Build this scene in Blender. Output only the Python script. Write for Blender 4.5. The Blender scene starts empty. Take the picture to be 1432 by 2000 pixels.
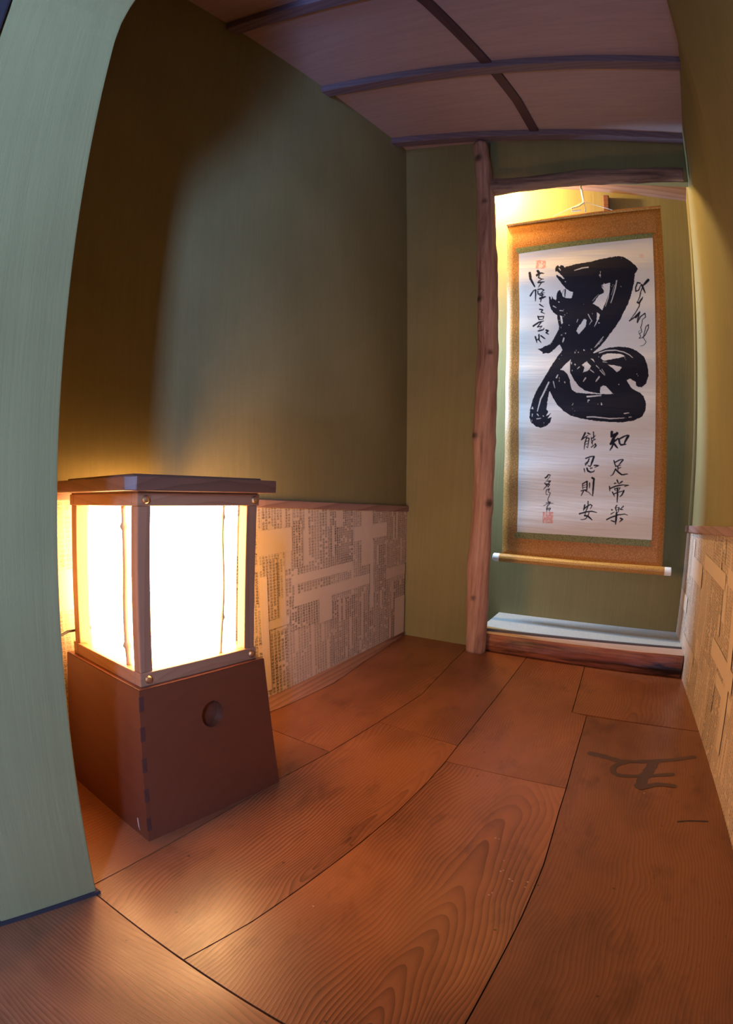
import bpy, bmesh, math, random
import numpy as np
from mathutils import Vector, Matrix
from mathutils import noise as mn

scene = bpy.context.scene
COL = scene.collection
S = 0.75                     # plan drawn in eye heights; one eye height = 0.75 m (camera held low)

# ------------------------------------------------------------------ camera (fisheye lens)
def make_cam(yaw, pit, rol, loc):
    f = Vector((-math.sin(yaw)*math.cos(pit), math.cos(yaw)*math.cos(pit), math.sin(pit)))
    r = Vector((math.cos(yaw), math.sin(yaw), 0)); u = r.cross(f)
    r2 = math.cos(rol)*r+math.sin(rol)*u; u2 = -math.sin(rol)*r+math.cos(rol)*u
    cd = bpy.data.cameras.new('camera'); cam = bpy.data.objects.new('camera', cd)
    COL.objects.link(cam)
    M = Matrix((r2, u2, -f)).transposed().to_4x4(); M.translation = loc; cam.matrix_world = M
    cd.type = 'PANO'; cd.panorama_type = 'FISHEYE_LENS_POLYNOMIAL'
    cd.sensor_fit = 'HORIZONTAL'; cd.sensor_width = 14.32; cd.sensor_height = 20.0
    cd.fisheye_fov = math.radians(180)
    cd.fisheye_polynomial_k0 = 0; cd.fisheye_polynomial_k1 = -0.083
    cd.fisheye_polynomial_k2 = 0; cd.fisheye_polynomial_k3 = 0; cd.fisheye_polynomial_k4 = 0
    cd.clip_start = 0.01
    scene.camera = cam
make_cam(.47, -.105, .055, (0, 0, S))

# ------------------------------------------------------------------ world, lamps, exposure
w = bpy.data.worlds.new('world'); scene.world = w; w.use_nodes = True
w.node_tree.nodes['Background'].inputs[0].default_value = (.5, .65, 1, 1)
w.node_tree.nodes['Background'].inputs[1].default_value = 0.0
scene.cycles.diffuse_bounces = 2
vs = scene.view_settings
scene.display_settings.display_device = 'sRGB'
vs.view_transform = 'Standard'; vs.look = 'None'; vs.gamma = 1; vs.exposure = 0.0
try: vs.use_curve_mapping = False
except Exception: pass
def area(name, loc, aim, sx, sy, power, col):
    l = bpy.data.lights.new(name, 'AREA'); l.shape = 'RECTANGLE'; l.size = sx*S; l.size_y = sy*S
    l.energy = power; l.color = col
    o = bpy.data.objects.new(name, l); COL.objects.link(o); o.location = Vector(loc)*S
    o.rotation_euler = (Vector(aim)-Vector(loc)).to_track_quat('-Z', 'Y').to_euler(); return o
def point(name, loc, rad, power, col):
    l = bpy.data.lights.new(name, 'POINT'); l.shadow_soft_size = rad*S; l.energy = power; l.color = col
    o = bpy.data.objects.new(name, l); COL.objects.link(o); o.location = Vector(loc)*S; return o
REAR_P, REAR_C = 112.0, (.24, .45, 1.0)
LOW_FILL_P = 30.0
ALC_P, ALC_C = 30, (.34, .60, 1.0)
BULB_P, BULB_C = 52, (1.0, .68, .26)
LANT_E, LANT_C = 30.0, (1.0, .55, .215)
area('daylight_through_side_window', (.475, -1.45, 1.92), (-1.5, -1.15, 1.80), .30, .8, REAR_P, REAR_C)
area('low_rear_ceiling_fill', (.08, -1.66, .30), (-.1, -.9, 1.7), .42, .3, LOW_FILL_P, REAR_C)  # added fill tilted up to brighten the ceiling, no known source there
area('daylight_in_alcove_window', (-1.52, 3.15, 1.55), (-.2, 3.22, 1.35), .18, .80, ALC_P, ALC_C)
point('warm_bulb_in_alcove', (-.965, 3.22, 2.55), .02, BULB_P, BULB_C)

# ------------------------------------------------------------------ node helpers
class NT:
    def __init__(s, name):
        s.m = bpy.data.materials.new(name); s.m.use_nodes = True; s.t = s.m.node_tree
        s.t.nodes.clear(); s.out = s.t.nodes.new('ShaderNodeOutputMaterial')
        s.b = s.t.nodes.new('ShaderNodeBsdfPrincipled'); s.t.links.new(s.b.outputs[0], s.out.inputs[0])
    def n(s, typ, **kw):
        nd = s.t.nodes.new('ShaderNode'+typ)
        for k, v in kw.items():
            if k.startswith('i_'):
                key = k[2:]; key = int(key) if key.isdigit() else key.replace('_', ' ')
                s.set(nd.inputs[key], v)
            else: setattr(nd, k, v)
        return nd
    def set(s, inp, v):
        if isinstance(v, bpy.types.NodeSocket): s.t.links.new(v, inp)
        elif isinstance(v, bpy.types.Node): s.t.links.new(v.outputs[0], inp)
        else: inp.default_value = v
    def math(s, op, a, b=0, c=0):
        nd = s.t.nodes.new('ShaderNodeMath'); nd.operation = op
        s.set(nd.inputs[0], a); s.set(nd.inputs[1], b); s.set(nd.inputs[2], c); return nd.outputs[0]
    def noise(s, vec, scale, detail=3, rough=.5, dist=0):
        nd = s.n('TexNoise'); s.set(nd.inputs['Vector'], vec); nd.inputs['Scale'].default_value = scale
        nd.inputs['Detail'].default_value = detail; nd.inputs['Roughness'].default_value = rough
        nd.inputs['Distortion'].default_value = dist; return nd.outputs['Fac']
    def mapv(s, vec, scale=(1, 1, 1), loc=(0, 0, 0), rot=(0, 0, 0)):
        nd = s.n('Mapping'); s.set(nd.inputs[0], vec); nd.inputs['Scale'].default_value = scale
        nd.inputs['Location'].default_value = loc; nd.inputs['Rotation'].default_value = rot; return nd.outputs[0]
    def ramp(s, fac, stops):
        nd = s.n('ValToRGB'); s.set(nd.inputs[0], fac); e = nd.color_ramp.elements
        while len(e) < len(stops): e.new(.5)
        for i, (p, c) in enumerate(stops): e[i].position = p; e[i].color = (*c, 1) if len(c) == 3 else c
        return nd.outputs[0]
    def mix(s, fac, a, b, mode='MIX'):
        nd = s.n('Mix', data_type='RGBA', blend_type=mode)
        s.set(nd.inputs[0], fac)
        for i, v in ((6, a), (7, b)):
            if isinstance(v, tuple) and len(v) == 3: v = (*v, 1)
            s.set(nd.inputs[i], v)
        return nd.outputs[2]
    def bump(s, h, strength=.3, dist=.01):
        nd = s.n('Bump'); s.set(nd.inputs['Height'], h); nd.inputs['Strength'].default_value = strength
        nd.inputs['Distance'].default_value = dist; s.set(s.b.inputs['Normal'], nd.outputs[0])
    def fin(s, col, rough=.6, spec=.5, metal=0):
        if isinstance(col, tuple) and len(col) == 3: col = (*col, 1)
        s.set(s.b.inputs['Base Color'], col); s.set(s.b.inputs['Roughness'], rough)
        s.b.inputs['Specular IOR Level'].default_value = spec; s.b.inputs['Metallic'].default_value = metal
        return s.m

def m_plaster():
    t = NT('ochre_plaster'); pos = t.n('TexCoord').outputs['Object']
    big = t.noise(pos, 2.2, 3, .5)
    streak = t.noise(t.mapv(pos, (260, 260, 5)), 1, 3, .6)
    streak2 = t.noise(t.mapv(pos, (70, 70, 1.2)), 1, 2, .6)
    fine = t.noise(pos, 420, 2, .6)
    c = t.ramp(big, [(.3, (.25, .20, .078)), (.7, (.32, .26, .108))])
    f = t.math('MULTIPLY_ADD', streak, .5, t.math('MULTIPLY', streak2, .5))
    c = t.mix(t.math('MULTIPLY', f, .62), c, t.mix(1, c, (.55, .55, .55), 'MULTIPLY'))
    t.bump(t.math('ADD', streak, t.math('MULTIPLY', fine, .7)), .35, .0012)
    return t.fin(c, .85, .25)

def m_plain(name, col, rough=.6, spec=.4, metal=0, nscale=60, var=.25, bump=.15, bd=.001):
    t = NT(name); pos = t.n('TexCoord').outputs['Object']; n = t.noise(pos, nscale, 4, .6)
    c = t.mix(n, tuple(x*(1-var) for x in col), tuple(min(1, x*(1+var)) for x in col))
    if bump: t.bump(n, bump, bd)
    return t.fin(c, rough, spec, metal)

def m_wood(name, c0, c1, axis, rough=.45, spec=.5, fine=1.0, period=.012, bump=.15, wob=.004, off=(0, .03)):
    """plain sawn wood: grain running along one object axis"""
    t = NT(name); pos = t.n('TexCoord').outputs['Object']
    sc = [1, 1, 1]; sc[axis] = .06
    v = t.mapv(pos, tuple(sc)); warp = t.noise(v, 9, 3, .5)
    sep = t.n('SeparateXYZ'); t.set(sep.inputs[0], pos)
    o = [i for i in range(3) if i != axis]
    a = t.math('ADD', sep.outputs[o[0]], off[0]); b = t.math('ADD', sep.outputs[o[1]], off[1])
    r = t.math('SQRT', t.math('ADD', t.math('MULTIPLY', a, a), t.math('MULTIPLY', b, b)))
    r = t.math('MULTIPLY_ADD', warp, wob*6, r); r = t.math('MULTIPLY_ADD', sep.outputs[axis], .02, r)
    k = t.math('FRACT', t.math('DIVIDE', r, period)); k = t.math('POWER', k, 2.2)
    fn = t.noise(t.mapv(pos, tuple(x*(700 if i != axis else 180) for i, x in enumerate(sc))), 1, 2, .6)
    c = t.mix(t.math('MULTIPLY_ADD', k, .55, t.math('MULTIPLY', fn, .35*fine)), c0, c1)
    blot = t.noise(pos, 6, 3, .6); c = t.mix(t.math('MULTIPLY', blot, .5), c, t.mix(1, c, (.6, .55, .55), 'MULTIPLY'))
    t.bump(t.math('ADD', t.math('MULTIPLY', k, -.6), t.math('MULTIPLY', fn, -.5)), bump, .001)
    return t.fin(c, rough, spec)

def m_floor():
    t = NT('old_cedar_floor_boards')
    uv = t.n('UVMap'); uv.uv_map = 'UVMap'; sep = t.n('SeparateXYZ'); t.set(sep.inputs[0], uv.outputs[0])
    gp = t.n('Attribute', attribute_name='gp'); g = t.n('SeparateColor'); t.set(g.inputs[0], gp.outputs['Color'])
    seed = gp.outputs['Alpha']
    u, v = sep.outputs[0], sep.outputs[1]
    cmb = t.n('CombineXYZ'); t.set(cmb.inputs[0], u); t.set(cmb.inputs[1], t.math('MULTIPLY', v, .45)); t.set(cmb.inputs[2], t.math('MULTIPLY', seed, 7.3))
    P = cmb.outputs[0]
    wu = t.math('MULTIPLY_ADD', t.noise(P, 5, 2, .5), .12, -.06)
    wd = t.math('MULTIPLY_ADD', t.noise(t.mapv(P, loc=(3, 5, 1)), 3.0, 2, .5), .13, -.065)
    uu = t.math('ADD', t.math('SUBTRACT', u, g.outputs[0]), wu)
    d = t.math('ADD', t.math('MULTIPLY_ADD', v, g.outputs[2], g.outputs[1]), wd)
    R = t.math('SQRT', t.math('ADD', t.math('MULTIPLY', uu, uu), t.math('MULTIPLY', d, d)))
    k = t.math('DIVIDE', R, .0072); fr = t.math('FRACT', k)
    late = t.math('POWER', fr, 1.8)                       # dark late wood at the end of each ring
    soft = t.math('SUBTRACT', 1.0, t.math('POWER', t.math('SUBTRACT', 1.0, fr), 14.0)); late = t.math('MULTIPLY', late, soft)
    cm2 = t.n('CombineXYZ'); t.set(cm2.inputs[0], t.math('MULTIPLY', u, 700)); t.set(cm2.inputs[1], t.math('MULTIPLY', v, 22)); t.set(cm2.inputs[2], seed)
    fibre = t.noise(cm2.outputs[0], 1, 2, .6)
    blot = t.noise(P, 5, 4, .6); blot2 = t.noise(t.mapv(P, loc=(9, 2, 4)), 14, 4, .65)
    amp = t.math('MULTIPLY_ADD', t.noise(t.mapv(P, loc=(1, 8, 2)), 4, 2, .5), 2.8, -.75)
    amp = t.math('MAXIMUM', amp, .12); amp = t.math('MULTIPLY', t.math('MINIMUM', amp, 1.0), t.math('MULTIPLY_ADD', seed, .85, .28))
    c = t.mix(t.math('MULTIPLY', late, amp), FC0, FC1)
    c = t.mix(t.math('MULTIPLY', fibre, .45), c, t.mix(1, c, (.45, .38, .38), 'MULTIPLY'))
    c = t.mix(t.math('MULTIPLY', t.ramp(blot, [(.42, (0, 0, 0)), (.66, (1, 1, 1))]), .75), c, t.mix(1, c, (.55, .5, .55), 'MULTIPLY'))
    c = t.mix(t.math('MULTIPLY', t.ramp(blot2, [(.55, (0, 0, 0)), (.74, (1, 1, 1))]), .65), c, t.mix(1, c, (.4, .36, .4), 'MULTIPLY'))
    sd = t.ramp(seed, [(0, (.56, .55, .60)), (.5, (.90, .86, .88)), (1, (1.0, 1.0, 1.0))]); c = t.mix(1, c, sd, 'MULTIPLY')
    # small worn dents
    vo = t.n('TexVoronoi'); t.set(vo.inputs['Vector'], uv.outputs[0]); vo.inputs['Scale'].default_value = 16
    dents = t.math('LESS_THAN', vo.outputs['Distance'], .045); c = t.mix(t.math('MULTIPLY', dents, .75), c, (.05, .02, .012, 1))
    rg = t.math('MULTIPLY_ADD', blot, .22, .15); rg = t.math('MULTIPLY_ADD', fibre, .14, rg)
    t.bump(t.math('ADD', t.math('MULTIPLY', late, .55), t.math('MULTIPLY', fibre, -.45)), .26, .0010)
    return t.fin(c, rg, .5)
FC0 = (.42, .150, .058); FC1 = (.105, .028, .012)

def m_news(name):
    t = NT(name); uv = t.n('UVMap'); uv.uv_map = 'UVMap'
    sep = t.n('SeparateXYZ'); t.set(sep.inputs[0], uv.outputs[0]); u, v = sep.outputs[0], sep.outputs[1]
    at = t.n('Attribute', attribute_name='pg'); g = t.n('SeparateColor'); t.set(g.inputs[0], at.outputs['Color'])
    ink_on, pitch, tint = g.outputs[0], g.outputs[1], g.outputs[2]
    cu = t.math('DIVIDE', u, pitch); cv = t.math('DIVIDE', v, t.math('MULTIPLY', pitch, .62))
    fu = t.math('FRACT', cu); fv = t.math('FRACT', cv)
    ms = t.math('MULTIPLY', t.math('GREATER_THAN', fu, .26), t.math('GREATER_THAN', fv, .16))
    cc = t.n('CombineXYZ'); t.set(cc.inputs[0], t.math('FLOOR', cu)); t.set(cc.inputs[1], t.math('FLOOR', cv)); t.set(cc.inputs[2], tint)
    wn = t.n('TexWhiteNoise', noise_dimensions='3D'); t.set(wn.inputs[0], cc.outputs[0])
    c1 = t.n('CombineXYZ'); t.set(c1.inputs[0], t.math('FLOOR', cu)); t.set(c1.inputs[1], t.math('FLOOR', t.math('MULTIPLY', cv, .085)))
    wc = t.n('TexWhiteNoise', noise_dimensions='3D'); t.set(wc.inputs[0], c1.outputs[0])
    gl = t.noise(uv.outputs[0], 330, 2, .6, .6); glf = t.ramp(gl, [(.47, (1, 1, 1)), (.56, (.2, .2, .2))])
    present = t.math('MULTIPLY', t.math('GREATER_THAN', wn.outputs[0], .07), t.math('GREATER_THAN', wc.outputs[0], .10))
    dk = t.math('MULTIPLY_ADD', wc.outputs[0], .4, .62)
    ink = t.math('MULTIPLY', t.math('MULTIPLY', t.math('MULTIPLY', glf, ms), present), t.math('MULTIPLY', ink_on, dk))
    pos = t.n('TexCoord').outputs['Object']; st = t.noise(pos, 5, 4, .6)
    base = t.mix(st, (.60, .43, .30), (.74, .55, .40)); base = t.mix(t.math('MULTIPLY', tint, .35), base, (.84, .66, .48, 1))
    fib = t.noise(pos, 500, 2, .6); base = t.mix(t.math('MULTIPLY', fib, .16), base, (.4, .26, .17, 1))
    c = t.mix(ink, base, (.045, .03, .03, 1))
    t.bump(t.noise(pos, 40, 3, .6), .12, .001)
    return t.fin(c, .75, .25)

def m_scroll():
    t = NT('aged_calligraphy_paper'); at = t.n('Attribute', attribute_name='ink'); g = t.n('SeparateColor'); t.set(g.inputs[0], at.outputs['Color'])
    pos = t.n('TexCoord').outputs['Object']; n = t.noise(t.mapv(pos, (1, 1, 6)), 6, 4, .6)
    base = t.mix(n, (.70, .64, .58), (.80, .745, .69))
    c = t.mix(t.math('MULTIPLY', g.outputs[1], .62), base, (.70, .12, .07, 1))
    c = t.mix(g.outputs[0], c, (.012, .010, .018, 1))
    cr = t.noise(t.mapv(pos, (2.0, 2, 30)), 1, 3, .55)
    t.bump(cr, .55, .004)
    return t.fin(c, .8, .2)

def m_silk(name, c0, c1, sc=1.0, rough=.5):
    t = NT(name); pos = t.n('TexCoord').outputs['Object']
    vo = t.n('TexVoronoi', feature='DISTANCE_TO_EDGE'); t.set(vo.inputs['Vector'], t.mapv(pos, (1, .2, 1))); vo.inputs['Scale'].default_value = 110*sc
    f = t.ramp(vo.outputs['Distance'], [(.03, (0, 0, 0)), (.18, (1, 1, 1))])
    th = t.noise(t.mapv(pos, (900, 300, 900)), 1, 1, .5)
    c = t.mix(f, c0, c1); c = t.mix(t.math('MULTIPLY', th, .3), c, t.mix(1, c, (.6, .6, .6), 'MULTIPLY'))
    t.bump(f, .25, .0006); return t.fin(c, rough, .4)

def m_ceil():
    t = NT('smoked_cedar_ceiling_board'); pos = t.n('TexCoord').outputs['Object']
    a = t.noise(t.mapv(pos, (5, 60, 60)), 1, 4, .65); b = t.noise(t.mapv(pos, (60, 420, 300)), 1, 3, .6); big = t.noise(pos, 3, 4, .6)
    c = t.mix(t.math('MULTIPLY_ADD', a, .6, t.math('MULTIPLY', b, .4)), (.60, .42, .38), (.27, .175, .175))
    c = t.mix(t.math('MULTIPLY', big, .5), c, (.36, .24, .25, 1)); t.bump(b, .25, .001)
    return t.fin(c, .75, .3)

def m_log(name, c0, c1, dark, axis, rough=.6, thr=.52):
    t = NT(name); pos = t.n('TexCoord').outputs['Object']
    sc = [90, 90, 90]; sc[axis] = 5
    a = t.noise(t.mapv(pos, tuple(sc)), 1, 4, .65); sc2 = [24, 24, 24]; sc2[axis] = 2.4
    b = t.noise(t.mapv(pos, tuple(sc2)), 1, 4, .6, .6)
    at = t.n('Attribute', attribute_name='knot')
    c = t.mix(t.ramp(a, [(.3, (0, 0, 0)), (.7, (1, 1, 1))]), c0, c1)
    c = t.mix(t.ramp(b, [(thr, (0, 0, 0)), (thr+.18, (1, 1, 1))]), c, dark)
    c = t.mix(at.outputs['Fac'], c, (.04, .022, .018, 1)); t.bump(t.math('ADD', a, b), .5, .002)
    return t.fin(c, rough, .35)

M = dict(
 plaster=m_plaster(), floor=m_floor(), news=m_news('pasted_old_printed_pages'), scroll=m_scroll(),
 ceil=m_ceil(),
 batten=m_wood('dark_batten_wood', (.24, .16, .18), (.12, .075, .095), 0, .6, .4),
 battenl=m_wood('dark_lath_wood', (.10, .045, .055), (.06, .028, .035), 1, .6, .4),
 cap=m_wood('peeled_rail_wood', (.40, .22, .16), (.17, .085, .07), 1, .55, .4, period=.02),
 joint=m_plain('dark_end_grain', (.085, .028, .018), .7, .2),
 edge=m_wood('worn_edge_wood', (.40, .19, .125), (.15, .06, .04), 1, .5, .4, period=.016, wob=.006),
 lampbase=m_wood('stained_box_wood', (.165, .042, .018), (.142, .036, .016), 0, .38, .5, period=.03, bump=.05),
 lampframe=m_wood('lantern_frame_wood', (.42, .20, .10), (.30, .13, .06), 0, .45, .4, period=.02, bump=.05),
 lamppost=m_wood('lantern_post_wood', (.40, .19, .10), (.28, .12, .06), 2, .45, .4, period=.02, bump=.05),
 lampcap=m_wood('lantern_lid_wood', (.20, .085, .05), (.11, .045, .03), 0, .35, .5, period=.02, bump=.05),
 bamboo=m_plain('dry_bamboo', (.48, .33, .16), .4, .4, nscale=30),
 brass=m_plain('dull_brass', (.55, .36, .18), .35, .5, .9, nscale=80, bump=0),
 scratch=m_plain('pale_scratch', (.5, .32, .24), .6, .3, nscale=80, bump=0),
 post=m_log('peeled_post_wood', (.50, .29, .22, 1), (.30, .145, .10, 1), (.17, .075, .055, 1), 2),
 lintel=m_log('rough_lintel_wood', (.36, .24, .18, 1), (.17, .095, .075, 1), (.08, .04, .035, 1), 0),
 sill=m_log('sill_log_bark', (.36, .12, .055, 1), (.17, .045, .025, 1), (.018, .008, .007, 1), 0, .38, .44),
 silltop=m_wood('sill_planed_top', (.62, .40, .29), (.46, .27, .19), 0, .45, .4),
 alcboard=m_wood('alcove_ceiling_board_wood', (.42, .26, .20), (.22, .12, .095), 0, .6, .3, period=.022, wob=.006),
 tatami=m_silk('pale_rush_matting', (.42, .41, .36), (.50, .49, .44), 2.4, .7),
 tatedge=m_plain('dark_mat_binding', (.12, .11, .12), .8, .2, nscale=300, var=.6),
 silk=m_silk('golden_orange_silk', (.36, .14, .022), (.52, .215, .045)),
 silkr=m_silk('golden_roller_silk', (.42, .19, .035), (.58, .29, .07), 1.3, .3),
 green=m_silk('dark_green_brocade', (.10, .13, .04), (.30, .27, .09), 1.6),
 white=m_plain('white_roller_end', (.85, .84, .80), .3, .5, nscale=40, var=.04, bump=0),
 cordw=m_plain('white_cord', (.80, .76, .66), .8, .2, nscale=400, var=.15, bump=.2),
 cable=m_plain('dark_cable', (.03, .025, .03), .5, .4, nscale=60, bump=0),
 dark=m_plain('blackened_wood', (.035, .026, .030), .7, .3, nscale=40),
 iron=m_plain('dark_iron', (.05, .045, .045), .5, .5, .6, nscale=60),
 inkmark=m_plain('faded_ink_on_board', (.075, .034, .027), .35, .5, nscale=60, var=.25, bump=0),
)
M['plasterd'] = M['plaster']
def m_emit(name, col, strength):
    t = NT(name); pos = t.n('TexCoord').outputs['Object']; n = t.noise(pos, 90, 3, .6)
    t.fin((.8, .7, .55), .8, .2)
    t.set(t.b.inputs['Emission Color'], t.mix(n, (*[min(1, c*1.03) for c in col], 1), (*[c*.97 for c in col], 1)))
    t.b.inputs['Emission Strength'].default_value = strength; return t.m
M['paperglow'] = m_emit('glowing_lantern_paper', LANT_C, LANT_E)
M['shoji'] = m_emit('daylit_window_paper', (.55, .75, 1), 1.0)

# ------------------------------------------------------------------ object helpers
WL = {}
def tag(o, label, cat, group=None):
    o['label'] = label; o['category'] = cat
    if group: o['group'] = group
    return o
def thing(name, label, cat, loc):
    o = bpy.data.objects.new(name, None); COL.objects.link(o); o.location = Vector(loc)*S
    o.empty_display_size = .05; WL[o.name] = Vector(loc); return tag(o, label, cat)
def obj(name, verts, faces, mat, parent=None, kind=None, smooth=False, bevel=0, uvs=None, attrs=None, base=None, seg=2, solid=0, autos=False):
    """verts in plan units (eye heights); stored relative to parent / base"""
    off = Vector((0, 0, 0))
    if parent is not None: off = WL[parent.name]
    loc = Vector(base) if base is not None else off
    V = [tuple((Vector(v)-loc)*S) for v in verts]
    me = bpy.data.meshes.new(name); me.from_pydata(V, [], faces)
    mats = mat if isinstance(mat, list) else [mat]
    for m_ in mats: me.materials.append(m_)
    if uvs is not None:
        l = me.uv_layers.new(name='UVMap'); i = 0
        for p in me.polygons:
            for li in p.loop_indices: l.data[li].uv = uvs[me.loops[li].vertex_index] if not callable(uvs) else uvs(me.loops[li].vertex_index, p.index)
    if attrs:
        for an, dom, dat in attrs:
            a = me.color_attributes.new(an, 'FLOAT_COLOR', dom)
            a.data.foreach_set('color', np.asarray(dat, dtype=np.float32).ravel())
    o = bpy.data.objects.new(name, me); COL.objects.link(o)
    if parent is not None:
        o.parent = parent; o.location = (loc-off)*S
    else: o.location = loc*S
    WL[o.name] = loc
    bm = bmesh.new(); bm.from_mesh(me); bmesh.ops.recalc_face_normals(bm, faces=bm.faces) if not solid and not attrs else None
    if bevel: bmesh.ops.bevel(bm, geom=[e for e in bm.edges if e.is_manifold and e.calc_face_angle(0) > .5], offset=bevel*S, segments=seg, affect='EDGES', profile=.6)
    bm.to_mesh(me); bm.free()
    if smooth:
        for p in me.polygons: p.use_smooth = True
    if solid:
        md = o.modifiers.new('thickness', 'SOLIDIFY'); md.thickness = abs(solid)*S; md.offset = -1 if solid > 0 else 1
    if kind: o['kind'] = kind
    return o
BF = [(0, 3, 2, 1), (4, 5, 6, 7), (0, 1, 5, 4), (1, 2, 6, 5), (2, 3, 7, 6), (3, 0, 4, 7)]
def boxv(x0, x1, y0, y1, z0, z1, f=lambda *a: a):
    return [f(*p) for p in ((x0, y0, z0), (x1, y0, z0), (x1, y1, z0), (x0, y1, z0), (x0, y0, z1), (x1, y0, z1), (x1, y1, z1), (x0, y1, z1))]
def grid(f, nu, nv):
    V = [f(i/nu, j/nv) for j in range(nv+1) for i in range(nu+1)]
    F = [(j*(nu+1)+i, j*(nu+1)+i+1, (j+1)*(nu+1)+i+1, (j+1)*(nu+1)+i) for j in range(nv) for i in range(nu)]
    return V, F
def tube(pts, rad, n=10, cap=True):
    pts = [Vector(p) for p in pts]; V = []; F = []
    rads = rad if isinstance(rad, (list, tuple)) else [rad]*len(pts)
    up = Vector((0, 0, 1)); prev = None
    for i, p in enumerate(pts):
        d = (pts[min(i+1, len(pts)-1)]-pts[max(i-1, 0)]).normalized()
        if prev is None:
            a = d.cross(up) if abs(d.z) < .9 else d.cross(Vector((1, 0, 0)))
        else: a = prev-d*prev.dot(d)
        a.normalize(); prev = a; b = d.cross(a)
        for k in range(n):
            t = 2*math.pi*k/n; V.append(tuple(p+(a*math.cos(t)+b*math.sin(t))*rads[i]))
    for i in range(len(pts)-1):
        for k in range(n): F.append((i*n+k, i*n+(k+1) % n, (i+1)*n+(k+1) % n, (i+1)*n+k))
    if cap: F.append(tuple(range(n))[::-1]); F.append(tuple((len(pts)-1)*n+k for k in range(n)))
    return V, F
def merge(*parts):
    V = []; F = []
    for v, f in parts:
        k = len(V); V += list(v); F += [tuple(i+k for i in q) for q in f]
    return V, F

# ------------------------------------------------------------------ room shell surfaces
H = 2.73
def xL(y, z):
    b = -1.25-.05*(2.98-y)-(.12*(1.84-y) if y < 1.84 else 0)
    t = -1.385-.115*max(0, 2.98-y); return b+(t-b)*z/H
def xR(y, z):
    b = .24+.105*(3.05-y) if y > .9 else .466+.05*(.9-y)
    t = .14 if y > 2.2 else (.14-.11*(2.2-y) if y > 1.8 else .096+.12*(1.8-y))
    return b+(t-b)*z/H
def yB(x, z): return 2.99+(x+1.25)*.045+(z/H)*.03*(x+1.25)/1.5
def yA(x): return 3.42+.03*x
YT = lambda x: .645-.08*(x+.95)          # threshold seam

V, F = grid(lambda a, b: (xL(.50+2.55*a, H*1.02*b), .50+2.55*a, H*1.02*b), 20, 10)
wl = obj('wall_left', V, F, M['plaster'], kind='structure', solid=.08)
V, F = grid(lambda a, b: (xR(-1.75+5.3*a, H*1.02*b), -1.75+5.3*a, H*1.02*b), 40, 12)
wr = obj('wall_right', V, F, M['plaster'], kind='structure', solid=-.08)
# back wall: panel left of the post and the strip over the lintel, one plastered wall 4.5 cm thick
def bw(x0, x1, z0, z1, nx, nz, lft=False):
    def f(a, b, back):
        z = z0+(z1-z0)*b; xa = -1.66 if lft else x0; xe = -.81-.036*z if lft else x1; x = xa+(xe-xa)*a
        return (x, yB(x, z)+(.06 if back else 0), z)
    P = [f(i/nx, j/nz, 0) for j in range(nz+1) for i in range(nx+1)]; Q = [f(i/nx, j/nz, 1) for j in range(nz+1) for i in range(nx+1)]
    V = P+Q; n = len(P); F = []
    g = lambda i, j: j*(nx+1)+i
    for j in range(nz):
        for i in range(nx):
            q = (g(i, j), g(i+1, j), g(i+1, j+1), g(i, j+1)); F.append(q); F.append(tuple(k+n for k in q[::-1]))
    for j in range(nz):
        for i in (0, nx): F.append((g(i, j), g(i, j)+n, g(i, j+1)+n, g(i, j+1)))
    for i in range(nx):
        for j in (0, nz): F.append((g(i, j), g(i+1, j), g(i+1, j)+n, g(i, j)+n))
    return V, F
V, F = merge(bw(0, -.845, 0, H+.03, 4, 10, True), bw(-.90, .20, 2.475, H+.03, 8, 2))
obj('wall_back', V, F, M['plaster'], kind='structure')
# alcove shell
V, F = grid(lambda a, b: (-1.63+1.88*a, yA(-1.63+1.88*a), H*b), 4, 6)
obj('wall_alcove_back', V, F, M['plaster'], kind='structure', solid=.06)
obj('wall_alcove_left', boxv(-1.66, -1.60, 3.0, 3.46, 0, H), BF, M['plaster'], kind='structure')
def alc(a, b):
    x = -1.62+1.85*a; zf = 2.62-.06*(x+.72); zb = 2.60-.108*(x+.72)
    y = 3.10+.4*b; return (x, y, zf+(zb-zf)*b)
V, F = grid(alc, 6, 4); obj('ceiling_alcove', V, F, M['alcboard'], kind='structure', solid=-.03)

# archway partition at the near end: its jamb is the pale wall on the left of the picture
prof = [(-.955, 0), (-.955, .6), (-.953, 1.2), (-.957, 1.7), (-.957, 1.82), (-.95, 1.87), (-.935, 1.905), (-.905, 1.95), (-.86, 2.02), (-.80, 2.13), (-.74, 2.28), (-.69, 2.48), (-.66, 2.76)]
V = []; F = []
for (x, z) in prof:
    V += [(x, .65, z), (x-.062, .415, z), (-1.80, .65, z), (-1.80, .415, z)]
n = len(prof)
for i in range(n-1):
    a = 4*i; b = 4*i+4
    F += [(a, b, b+1, a+1), (a, a+2, b+2, b), (a+1, b+1, b+3, a+3), (a+2, a+3, b+3, b+2)]
F += [(0, 1, 3, 2), (4*n-4, 4*n-2, 4*n-1, 4*n-3)]
obj('wall_front', V, F, M['plaster'], kind='structure', bevel=.006, seg=3)
obj('baseboard_front', boxv(-1.03, -.949, .40, .655, 0, .009, lambda x, y, z: (x+(-.062*(.65-y)/.235 if x > -1 else 0), y, z)), BF, M['dark'], kind='structure')
# dark door jamb on the near side of the partition
obj('trim_1', boxv(-1.10, -1.012, .27, .412, 0, H, lambda x, y, z: (x, y, z)), BF, M['dark'], kind='structure', bevel=.006)
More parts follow.
